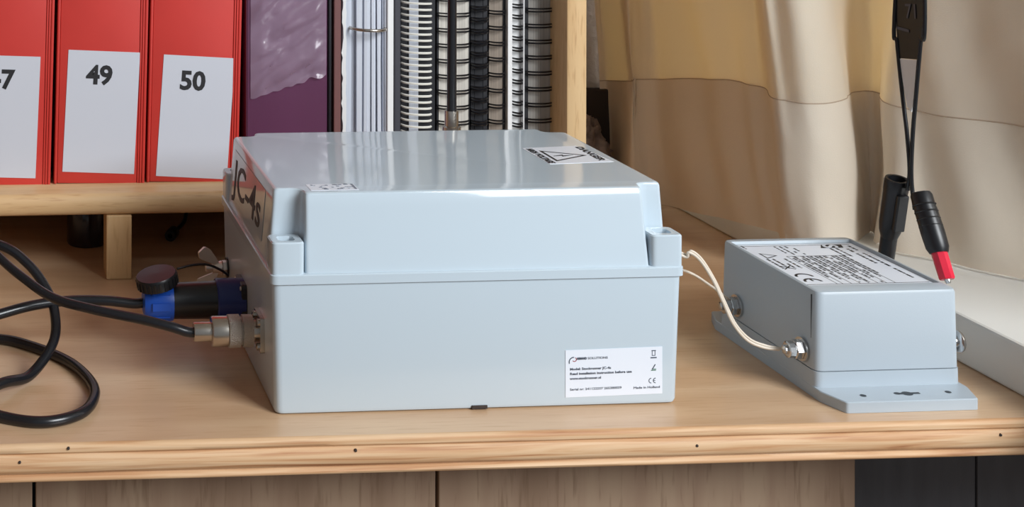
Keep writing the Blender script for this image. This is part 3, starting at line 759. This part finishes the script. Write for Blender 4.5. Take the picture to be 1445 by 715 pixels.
# terminal bolts: washer, nut, stud
def term(x, y, z, d, kind):
    M = axisM((x, y, z), (d, 0, 0)) @ Matrix.Diagonal((1.25, 1.25, 1.0, 1))
    if kind:
        bm = BM(); lathe(bm, [(.0064, 0), (.0064, .0010), (.0070, .0012), (.0070, .0022)], M, 22)
        b_ = obj('terminal_bolt', bm, 'steel', sup, 35)
        bm = BM(); lathe(bm, [(.0056, .0024), (.0056, .0072), (.0050, .0078)], M, 6); obj('hex_nut', bm, 'steel', b_, 20)
        bm = BM(); lathe(bm, [(.0048, .0080), (.0050, .0084), (.0048, .0125), (.0038, .0130)], M, 12); obj('lock_nut', bm, 'steel', b_, 20)
        bm = BM(); lathe(bm, [(.0026, .0130), (.0026, .0150), (.0018, .0154)], M, 10); obj('stud_end', bm, 'steel', b_, 35)
    else:
        bm = BM(); lathe(bm, [(.0036, 0), (.0036, .0020), (.0060, .0024), (.0066, .0034), (.0062, .0052), (.0040, .0068), (.0014, .0074)], M, 22)
        b_ = obj('dome_bolt', bm, 'steel', sup, 50)
for (bx_, bpy_) in ((1041, 431), (1133, 492)):
    p = at(bx_, bpy_, 0, sx0); term(sx0+.0003, p.y, p.z, -1, True)
p = at(1355, 484, 0, sx1); term(sx1-.0003, max(p.y, syf+.008), p.z-.0015, 1, False)

# white tie cord between both boxes
p1 = at(1098, 494, 0, sx0-.014)
cd2 = thing('tie_cord', 'off-white thin cord arching from the large box to the power supply bolt', 'cord', (p1.x, p1.y, 0))
P = [Vector((.3006, .050, .105)), at(966, 362, 1, .045), at(972, 356, 1, .043), at(987, 366, 1, .042), at(1005, 393, 1, .040), at(1020, 425, 1, .038), at(1035, 457, 1, .036), at(1055, 480, 1, .034), at(1078, 490, 1, .032), at(1100, 493, 1, .030)]
bm = BM(); tube(bm, spline(P, 8), .0011, 8); obj('strand', bm, 'cord_white', cd2, 60)
P2 = [p+Vector((.0022, .001, .0010*math.sin(k))) for k, p in enumerate(P)]
bm = BM(); tube(bm, spline(P2, 8), .0009, 8); obj('strand', bm, 'cord_white', cd2, 60)
P3 = [Vector((.3006, .050, .086)), at(966, 398, 1, .05), at(963, 396, 1, .05)]
bm = BM(); tube(bm, spline([Vector((.3036, .050, .0865)), at(972, 384, 1, .06), at(1000, 401, 1, .085), at(1030, 423, 1, .115)], 6), .0010, 8); obj('strand', bm, 'cord_white', cd2, 60)

# ------------------------------------------------------------------ test leads with banana plugs
PXX = .5295
def plug(o, d, parts, parent):
    for nm, prof, m, seg in parts:
        bm = BM(); lathe(bm, prof, axisM(o, d), seg); obj(nm, bm, m, parent, 35)
tb = at(1338, 398, 0, PXX); tt = at(1299, 272, 0, PXX); d = (tt-tb).normalized(); L = (tt-tb).length
rl_ = thing('test_lead', 'black banana plug lead with a red sleeve and bare pin', 'test lead', tuple(tb), 'hanging test leads')
plug(tb, d, [('pin', [(.0016, -.0010), (.0021, .0004), (.0021, .004)], 'steel', 10), ('red_sleeve', [(.0050, .002), (.0056, .003), (.0058, L*.27), (.0058, L*.33)], 'red_plastic', 8),
             ('plug_grip', [(.0066, L*.32), (.0082, L*.38), (.0086, L*.55), (.0082, L*.80), (.0079, L*.84), (.0079, L*.97), (.0070, L)], 'black_plastic', 18)], rl_)
for k in range(4):
    bm = BM(); lathe(bm, [(.0083, -.0006), (.0087, 0), (.0083, .0006)], axisM(tb+d*L*(.62+.08*k), d), 18, cap=False); obj('grip_ridge', bm, 'black_plastic', rl_, 50)
kb = at(1250, 366, 0, PXX); kt = at(1266, 252, 0, PXX); d2 = (kt-kb).normalized(); L2 = (kt-kb).length
bl_ = thing('test_lead', 'all black banana plug lead with a hollow stacking socket', 'test lead', tuple(kb), 'hanging test leads')
plug(kb, d2, [('sleeve', [(.0050, -.012), (.0060, -.010), (.0062, L2*.30)], 'black_plastic', 18),
              ('plug_grip', [(.0062, L2*.28), (.0080, L2*.36), (.0088, L2*.46), (.0090, L2*.85), (.0092, L2*.86), (.0092, L2*.97), (.0086, L2), (.0066, L2), (.0060, L2*.9), (.0, L2*.9)], 'black_plastic', 20)], bl_)
bm = BM(); box(bm, 0, .0055, -.0045, .0045, L2*.42, L2*.86, bev=.001, M=axisM(kb, d2) @ Matrix.Rotation(-PI/2, 4, 'Z') @ Matrix.Translation((.0060, 0, 0)))
obj('side_boss', bm, 'black_plastic', bl_)
ROD = Vector((.600, .12, 1.15))
def lead(pts, parent):
    bm = BM(); tube(bm, spline([at(px, py, 0, PXX+.002) for px, py in pts] + [Vector((.540, .096, .55)), Vector((.570, .105, .85)), Vector((.594, .115, 1.142))], 8), .0016, 8)
    obj('lead_wire', bm, 'black_rubber', parent, 60)
lead([(1281, 268), (1283.5, 240), (1280, 190), (1273, 130), (1266, 60), (1263.5, 0)], bl_)
lead([(1291, 296), (1286, 250), (1288, 190), (1293, 130), (1299, 60), (1305, 0)], rl_)
# flat black tag between the two wires; white patch painted for the bright gap below it
def flag(name, quad, m, parent, off):
    bm = BM(); v = [bm.verts.new(at(px, py, 0, PXX+.002+off)) for px, py in quad]; w2 = [bm.verts.new(q.co+Vector((.0008, 0, 0))) for q in v]
    n = len(v)
    for k in range(n): bm.faces.new((v[k], v[(k+1) % n], w2[(k+1) % n], w2[k]))
    bm.faces.new(v[::-1]); bm.faces.new(w2); return obj(name, bm, m, parent)
bt = flag('black_tag', [(1262, -60), (1309, -60), (1305, 0), (1299, 60), (1296, 84), (1269, 82), (1266, 60), (1263, 0)], 'black_plastic', bl_, 0)
flag('bright_gap_patch', [(1269.5, 83), (1296, 85), (1292, 130), (1286, 158), (1280, 150), (1274, 115)], 'white_plastic', bl_, .0002)
pm = at(1287, 26, 0, PXX+.0016)
text('71', frame(pm, (0, -.98, .10), (0, .10, .99)), .0165, 'tag_grey', bl_, 'tag_print', bold=.0001, align='CENTER')
obj('tag_print', rects(frame(at(1266, 41, 0, PXX+.0016), (0, -.98, -.04), (0, -.04, .98)), [(0, 0, .0150, .0022)]), 'tag_grey', bl_)

# ------------------------------------------------------------------ curtain, rod
rod = thing('curtain_rod', 'white curtain rod above the window', 'curtain rod', (.60, -.2, 1.15))
bm = BM(); tube(bm, [(.60, -.18, 1.15), (.60, .58, 1.15)], .008, 12); obj('rod', bm, 'white_paint', rod, 60)
for y in (-.15, .55):
    bm = BM(); box(bm, .60, .80, y-.006, y+.006, 1.143, 1.157, bev=.001); obj('bracket', bm, 'white_paint', rod)
# plan of the folds: pixel at the top of the frame, pixel at the hem, depth
ax_ = lambda a, b_, xa_, xb_: (a, b_, at(a, 0, 0, xa_).y, at(b_, 300, 0, xb_).y)      # a fold line given by its distance from the sill
plan = [(838, 852, .612, .612), (852, 862, .606, .604), ax_(872, 874, .503, .502), ax_(884, 889, .496, .496), ax_(894, 901, .506, .503), ax_(908, 918, .520, .516), ax_(930, 942, .530, .526), ax_(962, 982, .534, .530), ax_(990, 1012, .532, .534), ax_(1020, 1045, .536, .536),
        ax_(1050, 1075, .544, .538), ax_(1063, 1094, .548, .540), ax_(1068, 1104, .540, .534), (1074, 1110, .276, .272), (1096, 1130, .262, .258), (1126, 1158, .250, .246), (1156, 1186, .254, .248), (1178, 1210, .270, .260), (1185, 1220, .288, .276),
        (1192, 1224, .306, .284), (1208, 1228, .316, .288), (1232, 1231, .314, .286), (1252, 1233, .296, .276), (1258, 1232, .270, .258), (1262, 1240, .250, .244), (1290, 1262, .230, .220), (1330, 1310, .212, .196), (1375, 1365, .190, .170), (1425, 1422, .162, .146),
        (1480, 1485, .132, .118), (1545, 1550, .106, .092), (1620, 1625, .096, .076), (1700, 1700, .066, .046), (1800, 1800, .052, .016), (1900, 1900, .006, -.024)]
Pt = spline([(*at(a, 0, 1, c)[:2], 0) for a, b_, c, d_ in plan], 6)
Pb = spline([(*at(b_, 300, 1, d_)[:2], 0) for a, b_, c, d_ in plan], 6)
zt_, zb_ = .24, .05
def ramp(y, t):
    t = sorted(t)
    if y <= t[0][0]: return t[0][1]
    for (a, va), (b_, vb) in zip(t, t[1:]):
        if y <= b_: return va+(vb-va)*(y-a)/(b_-a)
    return t[-1][1]
def HEM(i): return ramp(Pb[i].y, [(.15, .165), (.2, .163), (.26, .1665), (.37, .163), (.45, .150), (.55, .133), (.62, .122)])
def bot(i):      # the hem hangs in front of the sill at the back and lies on it towards the front
    if i > HALF: return .0388 if i < 24*6 else .0405
    return ramp(Pb[i].y, [(.22, .020), (.295, .024), (.300, .0360), (.42, .0200), (.52, .0075), (.62, .0065)])
HALF = 19*6
def cpt(i, z, off=0):
    t = (z-zb_)/(zt_-zb_); t = max(-.2, min(t, 2.2)) if z < .6 else 2.2
    p = Pb[i].lerp(Pt[i], t)
    if z > .6: # gathers settle on the rod
        k = min(1, (z-.6)/.5); q = Vector((.60, Pt[i].y*.9+.03, 0)); p = p.lerp(q+(p-q)*.25, k)
    j = min(i+1, len(Pb)-1); d = (Pb[j]-Pb[max(i-1, 0)]); n = Vector((-d.y, d.x, 0)).normalized()
    wob = .0075*noise.noise(Vector((i*.06+z*3, z*7-i*.02, 2)))+.0022*noise.noise(Vector((i*.16+z*9, z*16, 7)))
    if z < .30 and 4*6 < i: wob += (.0032 if i < 62 else 0 if i < 146 else .0045*min(1, (i-146)/8))*math.sin(i*(.55 if i < 62 else .36)+z*(16 if i < 62 else 26))*min(1, (.30-z)/.08)*min(1, (i-24)/8)*(min(1, (62-i)/6) if i < 62 else 1)
    if z < .06: wob *= max(.15, (z-.02)/.04)
    p = p+n*(wob-off)
    return Vector((p.x, p.y, z))
def sheet(z0f, z1f, nz, off=0):
    bm = BM(); g = []
    for i in range(len(Pb)):
        a, b_ = z0f(i), z1f(i); g.append([bm.verts.new(cpt(i, a+(b_-a)*k/nz, off)) for k in range(nz+1)])
    for i in range(len(g)-1):
        for k in range(nz): bm.faces.new((g[i][k], g[i+1][k], g[i+1][k+1], g[i][k+1]))
    return bm
cur = thing('curtain', 'cream curtain hanging in deep folds over the window sill', 'curtain', (.60, .3, .04))
obj('drape', sheet(HEM, lambda i: 1.15, 40), 'curtain_cloth', cur, 180)
hemo = obj('hem', sheet(bot, HEM, 12), 'hem_cloth', cur, 180)
hb = obj('hem_backing', sheet(lambda i: bot(i)+.001, lambda i: HEM(i)+.002, 8, -.004), 'hem_cloth', cur, 180)
lin = BM(); g = []  # unseen layer added behind the right folds to cut yellow transmitted light
for i in range(24*6, len(Pb)): g.append([lin.verts.new(cpt(i, .044+(1.14-.044)*k/20, -.009)) for k in range(21)])
for a_, b_ in zip(g, g[1:]):
    for k in range(20): lin.faces.new((a_[k], b_[k], b_[k+1], a_[k+1]))
obj('added_light_block', lin, 'hem_cloth', cur, 180)
bm = BM(); tube(bm, [cpt(i, HEM(i), 0) for i in range(len(Pb))], .0006, 5); obj('hem_stitching', bm, 'thread', cur, 60)

# crumpled dark fabric on the desk between the shelf and the curtain
bm = BM(); bmesh.ops.create_icosphere(bm, subdivisions=5, radius=1)
for v in bm.verts:
    n_ = v.co.normalized(); f_ = 1+.30*noise.noise(n_*2.6)+.20*abs(noise.noise(n_*6))+.10*noise.noise(n_*13)
    v.co = Vector((.458+n_.x*.030*f_, .556+n_.y*.024*f_, max(.0004, .042+n_.z*.048*f_)))
tag(obj('crumpled_fabric', bm, 'fabric_dark', None, 180), 'crumpled dark patterned fabric between the shelf upright and curtain', 'fabric')
